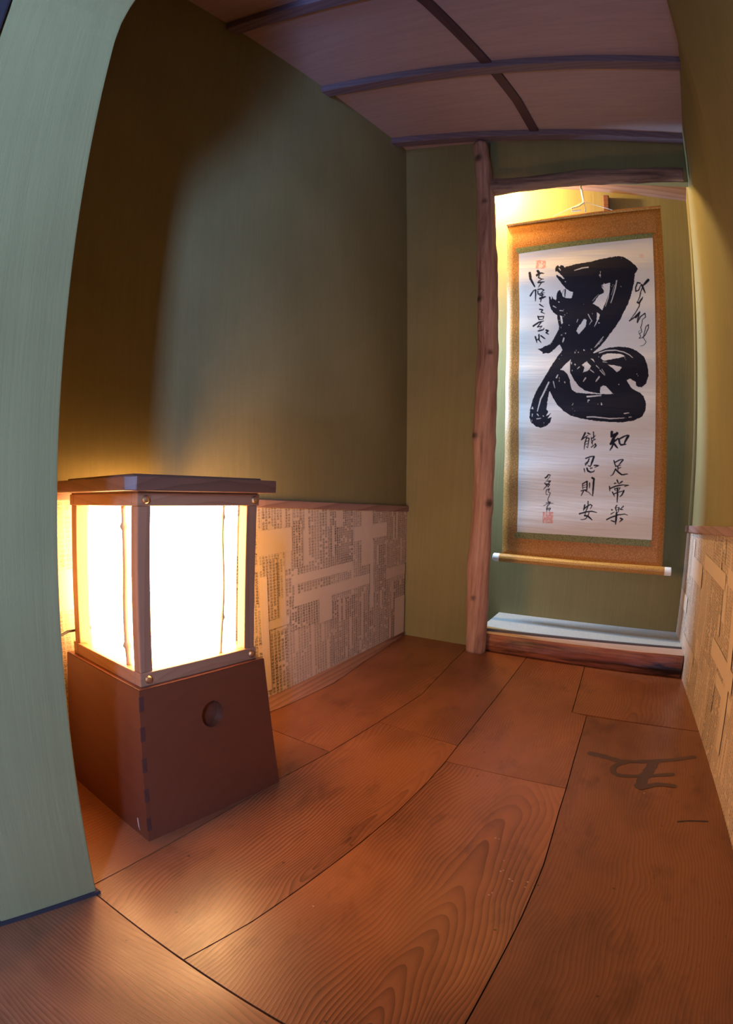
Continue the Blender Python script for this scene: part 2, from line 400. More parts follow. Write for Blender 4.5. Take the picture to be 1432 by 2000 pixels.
# small entrance room behind the camera
obj('wall_anteroom_left', boxv(-1.86, -1.80, -1.78, .66, 0, H), BF, M['plaster'], kind='structure')
wv = (boxv(-1.86, 1.0, -1.82, -1.75, 0, H), BF)
obj('daylight_baffle', boxv(.19, .60, -.86, -.80, 0, H), BF, M['plaster'], kind='structure')  # unseen baffle added to keep side daylight off the back wall
obj('wall_rear', *wv, M['plaster'], kind='structure')

# ceiling
V, F = grid(lambda a, b: (-2.0+2.6*a, -1.85+5.05*b, H), 4, 6)
obj('ceiling', V, F, M['ceil'], kind='structure', solid=-.04)
def batten(name, pts, hw, th, mat):
    """cross battens hanging just under the boards"""
    V = []; F = []
    for (x, y) in pts:
        V += [(x, y-hw, H-th), (x, y+hw, H-th), (x, y+hw, H), (x, y-hw, H)]
    for i in range(len(pts)-1):
        a = 4*i; b = a+4
        for k in range(4): F.append((a+k, a+(k+1) % 4, b+(k+1) % 4, b+k))
    F += [(0, 1, 2, 3), tuple(4*len(pts)-4+k for k in (3, 2, 1, 0))]
    return obj(name, V, F, mat, kind='structure', bevel=.004)
def bt(name, A, B, hw=.030, th=.036):
    pts = []
    for i in range(13):
        t = i/12; x = A[0]+(B[0]-A[0])*t; y = A[1]+(B[1]-A[1])*t
        pts.append((x, y+.006*mn.noise(Vector((x*5, y*3, 1)))))
    return batten(name, pts, hw, th, M['batten'])
bt('trim_2', (-1.44, 2.84), (.16, 3.04)); bt('trim_3', (-1.52, 2.22), (.16, 2.345)); bt('trim_4', (-1.62, 1.585), (.16, 1.70))
bt('trim_5', (-1.70, .95), (.2, 1.05)); 
V = []; F = []
lp = [(-.86, 1.5), (-.79, 1.80), (-.755, 1.99), (-.715, 2.22), (-.695, 2.34), (-.665, 2.6), (-.655, 2.88), (-.65, 3.0)]
for x, y in lp: V += [(x, y, H-.012), (x+.045, y, H-.012), (x+.045, y, H), (x, y, H)]
for i in range(len(lp)-1):
    a = 4*i; b = a+4
    for k in range(4): F.append((a+k, a+(k+1) % 4, b+(k+1) % 4, b+k))
obj('trim_6', V, F, M['battenl'], kind='structure')

# ------------------------------------------------------------------ floor
random.seed(4)
FV = list(boxv(-2.0, .75, -1.85, 3.5, -.08, -.018)); FF = list(BF); FUV = [(0, 0)]*8; FG = [(0, 0, 0, 0)]*24
s1 = [(-.668, .624), (-.63, .81), (-.605, 1.0), (-.58, 1.20), (-.56, 1.40), (-.55, 1.59), (-.548, 1.753)]
s2 = [(-.133, .582), (-.126, .90), (-.12, 1.11), (-.12, 1.33), (-.135, 1.60), (-.14, 1.75)]
PL = [ # polygon, (u0, d0, s, seed)
 ([(-1.9, -1.8), (.7, -1.8), (.7, -.42), (-1.9, -.42)], 1, (.9, .3, .01, .2)),
 ([(-1.9, -.42), (.7, -.42), (.7, YT(.7)), (-1.0, YT(-1.0)), (-1.9, .68)], 1, (.95, .12, .02, .55)),
 ([(-1.55, .68), (-.985, .648), (-.939, 1.367), (-.905, 1.61), (-1.45, 1.66)], 0, (-.2, -.05, .03, .35)),
 ([(-.985, .648), *s1, (-.551, 1.882), (-.874, 1.915), (-.905, 1.61), (-.939, 1.367)], 0, (-.60, -.120, .13, .75)),
 ([(-1.45, 1.66), (-.905, 1.61), (-.874, 1.915), (-.841, 2.254), (-.868, 2.7), (-.88, 3.1), (-1.40, 3.1)], 0, (-.86, -.10, .06, .45)),
 ([(-.874, 1.915), (-.551, 1.882), (-.558, 3.1), (-.88, 3.1), (-.868, 2.7), (-.841, 2.254)], 0, (-.475, -.10, .085, .6)),
 ([*s1, (-.14, 1.75), *s2[::-1][1:]], 0, (-.27, -.03, .125, .9)),
 ([(-.548, 1.753), (-.14, 1.75), (-.15, 1.97), (-.162, 2.362), (-.225, 2.372), (-.262, 3.1), (-.558, 3.1), (-.551, 1.882)], 0, (.25, .02, .03, .5)),
 ([s2[0], (.56, .5), (.47, 1.5), (.40, 2.375), (-.162, 2.362), (-.15, 1.97), *s2[::-1][:-1]], 0, (.95, .10, .02, .15)),
 ([(-.225, 2.372), (.40, 2.375), (.34, 3.1), (-.262, 3.1)], 0, (.04, -.01, .05, .3)),
]
for poly, ax, gp in PL:
    c = Vector((sum(p[0] for p in poly)/len(poly), sum(p[1] for p in poly)/len(poly)))
    g = .0016; n = len(poly)
    # inset each vertex a little so that a dark joint shows between boards
    area2 = sum(poly[i][0]*poly[(i+1) % n][1]-poly[(i+1) % n][0]*poly[i][1] for i in range(n)); sgn = 1 if area2 > 0 else -1
    ins = []
    for i in range(n):
        p, q, r = (Vector(poly[(i+k) % n]) for k in (-1, 0, 1))
        e1 = (q-p).normalized(); e2 = (r-q).normalized(); n1 = Vector((-e1.y, e1.x))*sgn; n2 = Vector((-e2.y, e2.x))*sgn
        m_ = n1+n2; m_ = m_/max(.3, m_.dot(n1)) if m_.length > 1e-6 else n1
        ins.append(q+m_*g)
    V = [(p.x, p.y, 0) for p in ins]+[(p.x, p.y, -.02) for p in ins]
    F = [tuple(range(n)) if sgn > 0 else tuple(range(n))[::-1]]+[(i, i+n, (i+1) % n+n, (i+1) % n) for i in range(n)]
    uvs = [((v[1] if ax else v[0])*S, (v[0] if ax else v[1])*S) for v in V]
    G = (gp[0]*S, gp[1], gp[2]/S*.75, gp[3]); kf = len(FV)
    FV += V; FF += [tuple(a+kf for a in f) for f in F]; FUV += uvs; FG += [G]*sum(len(f) for f in F)
sub = obj('floor', FV, FF, [M['floor'], M['dark']], kind='structure', uvs=FUV, attrs=[('gp', 'CORNER', FG)])
for p in sub.data.polygons[:6]: p.material_index = 1

def ribbon(pts, rad, z0, z1, sub_n=6, plane='xy', taper=True):
    """flat brush stroke with round ends; returns verts, faces"""
    P = []
    n = len(pts)
    def cr(i, t):
        p0, p1, p2, p3 = (Vector(pts[min(max(i+k, 0), n-1)]) for k in (-1, 0, 1, 2))
        return .5*((2*p1)+(p2-p0)*t+(2*p0-5*p1+4*p2-p3)*t*t+(3*p1-p0-3*p2+p3)*t**3)
    for i in range(n-1):
        for k in range(sub_n): P.append(cr(i, k/sub_n))
    P.append(Vector(pts[-1])); m_ = len(P); V = []; F = []
    d0 = (P[1]-P[0]).normalized(); d1 = (P[-1]-P[-2]).normalized()
    secs = []
    for k in range(5): a = math.pi/2*(k/5); secs.append((P[0]-d0*rad*math.cos(a)*.9, d0, math.sin(a)*rad))
    for i, p in enumerate(P):
        d = (P[min(i+1, m_-1)]-P[max(i-1, 0)]).normalized(); secs.append((p, d, rad*(1-.12*math.sin(i*1.7))))
    for k in range(1, 6): a = math.pi/2*(k/5); secs.append((P[-1]+d1*rad*math.sin(a)*.9, d1, math.cos(a)*rad))
    for p, d, r_ in secs:
        nn = Vector((-d.y, d.x)); r_ = max(r_, .0004)
        for q in (p+nn*r_, p-nn*r_): V.append((q.x, q.y, z1))
    for i in range(len(secs)-1): F.append((2*i, 2*i+1, 2*i+3, 2*i+2))
    return V, F
fl_p = [(-0.2705, 1.3982, 0.0028), (-0.2602, 1.3975, 0.0021), (-0.2211, 1.3078, 0.0021), (-0.2153, 1.2604, 0.0029), (-0.2106, 1.2671, 0.002), (-0.1863, 1.2386, 0.0031), (-0.177, 1.2336, 0.0023), (-0.2141, 1.1589, 0.0024), (-0.2097, 1.1694, 0.0022), (-0.5501, 0.9284, 0.0023), (-0.1404, 1.2441, 0.0026), (-0.1411, 1.2219, 0.0019), (-0.7498, 1.6629, 0.002), (0.1084, 1.8083, 0.0028)]
for_fl = []
for x, y, r_ in fl_p: for_fl.append(([(x+r_*math.cos(a)*(1+.3*math.sin(a*3+x*50)), y+r_*math.sin(a), .0006) for a in [k*math.pi/4 for k in range(8)]], [tuple(range(8))]))
obj('paint_fleck', *merge(*for_fl), M['scratch'], parent=sub)
FM = ['57;-979,20276 -523,20227 53,20069', '39;55,20045 762,20274 1875,20770 2806,21313', '36;433,20182 27,19768 -85,19278 156,19021 836,19179 2006,19693', '69;1316,20425 1155,19711 1002,19089 913,18461', '42;945,18366 1496,18788 2075,18857']
parts = []
for ii, s in enumerate(FM):
    wd, pl = s.split(';'); pts = [tuple(float(a)/1e4 for a in q.split(',')) for q in pl.split()]
    rad = float(wd)/10*.00125
    parts.append(ribbon(pts, rad*2.3 if ii != 3 else rad*2.1, 0, .0006+.0002*ii))
obj('ink_mark', *merge(*parts), M['inkmark'], parent=sub)
obj('crack', *ribbon([(.225, 1.664), (.26, 1.678), (.318, 1.690)], .004, 0, .0007), M['dark'], parent=sub)
# worn edge strip along the foot of the left wall
V = []; F = []
fy = [.66, 1.2, 1.83, 2.15, 2.49, 2.735, 2.98]; fw = [.06, .07, .075, .088, .05, .03, .005]
for y, w_ in zip(fy, fw):
    x = xL(y, 0); V += [(x-.01, y, 0), (x-.01, y, .022), (x+.012, y, .022), (x+w_, y, .004), (x+w_, y, 0)]
for i in range(len(fy)-1):
    for k in range(4): F.append((5*i+k, 5*i+5+k, 5*i+6+k, 5*i+k+1))
obj('baseboard_left', V, F, M['edge'], kind='structure')

# ------------------------------------------------------------------ pasted-page wainscots
def wains(name, parent, xf, y0, y1, top, patches, sign, seed):
    rnd = random.Random(seed); V = []; F = []; UV = []; PG = []
    def patch(ya, yb, za, zb, lift, ink, pitch, tint, uoff=0, voff=0, topf=None):
        ny = max(1, int(abs(yb-ya)/.12)); nz = max(1, int(abs(zb-za)/.2)); k = len(V)
        for j in range(nz+1):
            for i in range(ny+1):
                y = ya+(yb-ya)*i/ny
                zt = top(y) if topf else zb
                z = za+(zt-za)*j/nz
                V.append((xf(y, z)+sign*(.004+lift), y, z)); UV.append(((y-ya)*S+uoff, (z-za)*S+voff))
        for j in range(nz):
            for i in range(ny):
                a = k+j*(ny+1)+i; F.append((a, a+1, a+ny+2, a+ny+1)); PG.extend([(ink, pitch, tint, 1)]*4)
    # background rows of pages side by side
    y = y0; 
    while y < y1-1e-6:
        wdt = min(rnd.uniform(.20, .34), y1-y); z = 0.0; last = False
        zs = [0, rnd.uniform(.25, .38), None]
        patch(y, y+wdt, .0, zs[1], .0003*rnd.randint(0, 3), rnd.uniform(.55, 1), rnd.uniform(.0125, .0165), rnd.random(), rnd.random(), rnd.random())
        patch(y, y+wdt, zs[1], 1, .0003*rnd.randint(0, 3), rnd.uniform(.55, 1), rnd.uniform(.0125, .0165), rnd.random(), rnd.random(), rnd.random(), topf=True)
        y += wdt
    lift = .0010
    for p in patches:
        k, ya, yb, za, zb = p[:5]; za = max(za, .002)
        zb = min(zb, min(top(ya), top(yb)))
        lift += .00008
        if k == 'b': patch(ya, yb, za, zb, lift, .10 if rnd.random() < .25 else 0, .014, .55+.45*rnd.random())
        else: patch(ya, yb, za, zb, lift, rnd.uniform(.85, 1.0), rnd.uniform(.0115, .0150), rnd.random()*.6, rnd.random(), rnd.random())
    if sign < 0: F2 = F
    else: F2 = [f[::-1] for f in F]
    o = obj(name, V, F2, M['news'], parent=parent, uvs=UV, attrs=[('pg', 'CORNER', PG)])
    return o
topL = lambda y: .79-.0745*(y-1.81)
topR = lambda y: .80-.095*(y-2.45)
plL = [('t', 1.5, 1.80, .40, .80), ('b', .9, 1.2, .5, .62), ('b', 1.25, 1.32, .1, .5), ('t', 1.821, 2.007, .674, .80), ('t', 2.007, 2.071, .504, .694), ('t', 2.263, 2.453, .473, .718), ('t', 2.645, 2.765, .63, .72), ('t', 1.821, 1.904, .328, .561),
 ('t', 1.979, 2.177, .254, .376), ('t', 2.281, 2.591, .037, .323), ('t', 2.64, 2.99, .40, .70), ('b', 1.800, 2.002, .579, .672), ('b', 2.459, 2.766, .567, .633), ('b', 2.525, 2.628, .445, .706), ('b', 1.994, 2.447, .440, .478),
 ('b', 2.003, 2.601, .351, .400), ('b', 2.761, 2.975, .345, .394), ('b', 2.604, 2.639, .228, .557), ('b', 2.177, 2.275, .245, .368), ('b', 2.860, 2.975, .009, .228), ('b', 1.827, 1.970, .290, .324), ('t', 2.663, 2.755, .215, .527), ('b', 1.80, 1.84, .05, .5)]
wains('paper_wainscot', wl, xL, .66, 2.975, topL, plL, 1, 3)
rr = random.Random(8); plR = []
for i in range(34):
    y = -.6+4.0*rr.random(); z = rr.random()*.7; 
    if rr.random() < .5: plR.append(('t', y, y+rr.uniform(.12, .25), z, z+rr.uniform(.15, .3)))
    elif rr.random() < .6: plR.append(('b', y, y+rr.uniform(.15, .4), z, z+rr.uniform(.035, .06)))
    else: plR.append(('b', y, y+rr.uniform(.04, .10), z, z+rr.uniform(.1, .3)))
plR += [('b', 2.75, 3.1, .50, .60), ('b', 2.2, 2.7, .60, .66), ('b', 3.12, 3.38, .30, .38), ('b', 1.9, 2.35, .33, .40), ('b', 1.95, 2.02, .1, .6)]
plR = [(k, a, min(b, 3.40), c, d) for k, a, b, c, d in plR if a < 3.3]
wains('paper_wainscot', wr, xR, -1.7, 3.41, topR, plR, -1, 5)
def rail(name, xf, y0, y1, top, sign, parent, th=.016, hh=.030):
    V = []; F = []; n = 24
    for i in range(n+1):
        y = y0+(y1-y0)*i/n; z = top(y); x = xf(y, z); wob = .002*mn.noise(Vector((y*9, 2, 3)))
        a = x-sign*.01; b = x+sign*(th+wob)
        V += [(a, y, z-hh+wob), (b, y, z-hh+wob), (b, y, z+wob), (a, y, z+wob)]
    for i in range(n):
        a = 4*i; b_ = a+4
        for k in range(4): F.append((a+k, a+(k+1) % 4, b_+(k+1) % 4, b_+k))
    F += [(0, 1, 2, 3), tuple(4*n+k for k in (3, 2, 1, 0))]
    return obj(name, V, F, M['cap'], kind='structure', bevel=.003)
rail('trim_7', xL, .66, 3.005, topL, 1, wl)
rail('trim_8', xR, -1.7, 3.41, topR, -1, wr, hh=.034)

# ------------------------------------------------------------------ alcove: post, lintel, sill, mat
def natural_log(name, secs, axis, n, knots, mat, rough_amp, seed, parent=None, steps=160):
    """secs: (x, y, z, rx, ry) along the log; knots: (point, radius, height)"""
    secs = [np.array(s, float) for s in secs]; V = []; F = []; dk = []
    key = [s[axis] for s in secs]
    for i in range(steps+1):
        t = key[0]+(key[-1]-key[0])*i/steps
        s = np.array([np.interp(t, key, [q[k] for q in secs]) if key[0] < key[-1] else np.interp(-t, [-a for a in key], [q[k] for q in secs]) for k in range(5)])
        for k in range(n):
            a = 2*math.pi*k/n; ca, sa = math.cos(a), math.sin(a)
            if axis == 2: d = Vector((ca*s[3], sa*s[4], 0)); nv = Vector((ca, sa, 0))
            else: d = Vector((0, ca*s[4], sa*s[3])); nv = Vector((0, ca, sa))
            p = Vector(s[:3])+d
            q = Vector((p.x*9, p.y*9, p.z*9)); q[axis] *= .35
            r_ = rough_amp*(mn.noise(q*2.2+Vector((seed, 0, 0)))+.5*mn.noise(q*5+Vector((0, seed, 0))))
            dark = 0
            for kp, kr, kh in knots:
                dd = (p-Vector(kp)).length/kr
                if dd < 2.4: r_ += kh*math.exp(-dd*dd*1.3)-kh*.5*math.exp(-dd*dd*9); dark = max(dark, math.exp(-(dd*1.25)**4)*.92)
            p = p+nv*r_; V.append(tuple(p)); dk.append((dark, dark, dark, 1))
    for i in range(steps):
        for k in range(n): F.append((i*n+k, i*n+(k+1) % n, (i+1)*n+(k+1) % n, (i+1)*n+k))
    F.append(tuple(range(n))[::-1]); F.append(tuple(steps*n+k for k in range(n)))
    return obj(name, V, F, mat, parent=parent, smooth=True, attrs=[('knot', 'POINT', dk)], base=tuple(secs[0][:3]))
PE = [(-0.9639, -0.8893, 2.6782), (-0.9694, -0.8836, 2.6438), (-0.9536, -0.8675, 2.4707), (-0.9447, -0.852, 2.3704), (-0.9367, -0.8411, 2.1164), (-0.9396, -0.8319, 1.9647), (-0.9242, -0.8226, 1.759), (-0.9196, -0.8137, 1.5042), (-0.9232, -0.8074, 1.1131), (-0.9002, -0.7975, 0.806), (-0.9, -0.793, 0.612), (-0.9014, -0.7901, 0.4146), (-0.8865, -0.7728, 0.1734), (-0.8679, -0.7684, 0.0)]
YP = 2.93
secs = []
for xl_, xr_, z_ in PE: secs.append(((xl_+xr_)/2, YP, z_, (xr_-xl_)/2, .040))
secs.sort(key=lambda s: s[2]); secs[0] = (secs[0][0], YP, 0, secs[0][3], .042)
KN = [(-0.9048, 1.7749, 0.022, 0.01), (-0.8378, 2.1013, 0.012, 0.012), (-0.8177, 1.781, 0.012, 0.012), (-0.8471, 1.5, 0.018, 0.006), (-0.8967, 1.0884, 0.022, 0.012), (-0.8092, 0.7643, 0.026, 0.008), (-0.9083, 0.6433, 0.014, 0.022), (-0.7882, 0.5064, 0.014, 0.004), (-0.846, 0.2884, 0.02, 0.006), (-0.7948, 1.221, 0.01, 0.01), (-0.8921, 2.3044, 0.02, 0.01), (-0.9279, 2.5688, 0.03, 0.012)]
kn = [((x, YP-.03, z), r_, h_) for x, z, r_, h_ in KN]
po = natural_log('wooden_post', secs, 2, 36, kn, M['post'], .006, 3, steps=220)
tag(po, 'tall peeled log post with dark knots standing at the left side of the alcove', 'post')
LT = [(-0.8872, 2.407, 0.0476), (-0.7626, 2.4122, 0.0441), (-0.5997, 2.4226, 0.0406), (-0.3603, 2.4404, 0.0416), (-0.1511, 2.4439, 0.0397), (0.1218, 2.4529, 0.0393)]
sec2 = [(x, 2.945, z, r_, r_*.9) for x, z, r_ in LT]
lo = natural_log('lintel_log', sec2, 0, 28, [((-.10, 2.92, 2.40), .016, .012), ((-.84, 2.92, 2.42), .02, .006)], M['lintel'], .006, 9, steps=120)
tag(lo, 'rough thin log set crosswise over the alcove opening as its lintel', 'beam')
# sill: a split log with a planed, paler top
V = []; F = []; n = 60; prof_n = 9
x0, x1 = -.795, .232
for i in range(n+1):
    t = i/n; x = x0+(x1-x0)*t; zt = .092+.022*t; yf = 2.972+.03*t+.05*max(0, t-.8); yb = 3.07+.11*(x+.3)
    wob = lambda k: .006*mn.noise(Vector((x*7, k*.9, 5)))
    V += [(x, yf+.02, -.01), (x, yf-.004+wob(1), .004), (x, yf-.012+wob(2), zt*.35), (x, yf-.010+wob(3), zt*.65), (x, yf-.002+wob(4), zt-.010), (x, yf+.006+wob(5)*.5, zt-.001), (x, yf+.014, zt), (x, yb, zt), (x, yb, -.01)]
for i in range(n):
    for k in range(prof_n): F.append((i*prof_n+k, i*prof_n+(k+1) % prof_n, (i+1)*prof_n+(k+1) % prof_n, (i+1)*prof_n+k))
F.append(tuple(range(prof_n))[::-1]); F.append(tuple(n*prof_n+k for k in range(prof_n)))
so = obj('alcove_sill', V, F, [M['sill'], M['silltop']], attrs=[('knot', 'POINT', [(0, 0, 0, 1)]*len(V))], base=(-.79, 2.98, 0), smooth=False)
for p in so.data.polygons:
    if len(p.vertices) == 4 and (p.vertices[0] % prof_n) in (5, 6): p.material_index = 1
tag(so, 'low reddish-brown split log with a planed pale top along the alcove floor edge', 'sill')
tm = thing('tatami_mat', 'narrow pale straw mat covering the raised alcove floor', 'mat', (-.3, 3.25, 0))
def tt(x, b): # b 0 front .. 1 back
    yf = 3.072+.11*(x+.3); return yf+(yA(x)-.002-yf)*b
V, F = grid(lambda a, b: (-.83+1.05*a-(.012*b*a), tt(-.83+1.05*a, .035+.965*b), .103+.018*a), 12, 4)
obj('matting', V, F, M['tatami'], parent=tm, solid=.09)
V, F = grid(lambda a, b: (-.83+1.05*a, tt(-.83+1.05*a, .0+.037*b), .104+.018*a), 12, 1)
obj('binding', V, F, M['tatedge'], parent=tm, solid=.09)

# ------------------------------------------------------------------ hanging scroll
sc = thing('hanging_scroll', 'long hanging scroll with one huge black brushed character on golden silk mount', 'scroll', (-.4, 3.36, .46))
def bil(c, s, t, bow=0):
    (ax, az), (bx, bz), (cx, cz), (dx, dz) = c   # TL TR BL BR
    x = (ax*(1-s)+bx*s)*(1-t)+(cx*(1-s)+dx*s)*t; z = (az*(1-s)+bz*s)*(1-t)+(cz*(1-s)+dz*s)*t
    return x-bow*math.sin(math.pi*t)*1.0, z
SO = ((-.897, 2.348), (-.007, 2.448), (-.838, .442), (.066, .472))
SP = ((-.825, 2.170), (-.059, 2.263), (-.758, .580), (-.009, .615))
def yS(x, z, l=0): return 3.362-l+.004*math.sin(z*9+x*2)+.003*math.sin(z*23-x*4)-.012*(x+.4)*0
def sheet(name, C4, nu, nv, lift, mat, uv=False, bow=.012, **kw):
    def f(a, b):
        x, z = bil(C4, a, b, bow); return (x, yS(x, z, lift), z)
    V, F = grid(f, nu, nv); return V, [q for q in F]
V, F = sheet('', SO, 24, 60, 0, None); obj('silk_mount', V, F, M['silk'], parent=sc, smooth=True, solid=.004)
# two raised silk edges where the mount sections are joined (top and bottom cross bands)
def band(z0f, name, mat, lift, s0=0, s1=1, C4=SO, t0=0, t1=.02):
    def f(a, b):
        x, z = bil(C4, s0+(s1-s0)*a, t0+(t1-t0)*b, .012); return (x, yS(x, z, lift), z)
    V, F = grid(f, 20, 2); return obj(name, V, F, mat, parent=sc, solid=.002)
def q4(a, b, c, d): return (a, b, c, d)
SG = ((-.838, 2.200), (-.045, 2.292), (-.826, 2.166), (-.057, 2.266)); band(0, 'brocade_strip', M['green'], .0045, C4=SG, t0=0, t1=1)
SG = ((-.760, .584), (-.008, .619), (-.764, .548), (-.004, .583)); band(0, 'brocade_strip', M['green'], .0045, C4=SG, t0=0, t1=1)
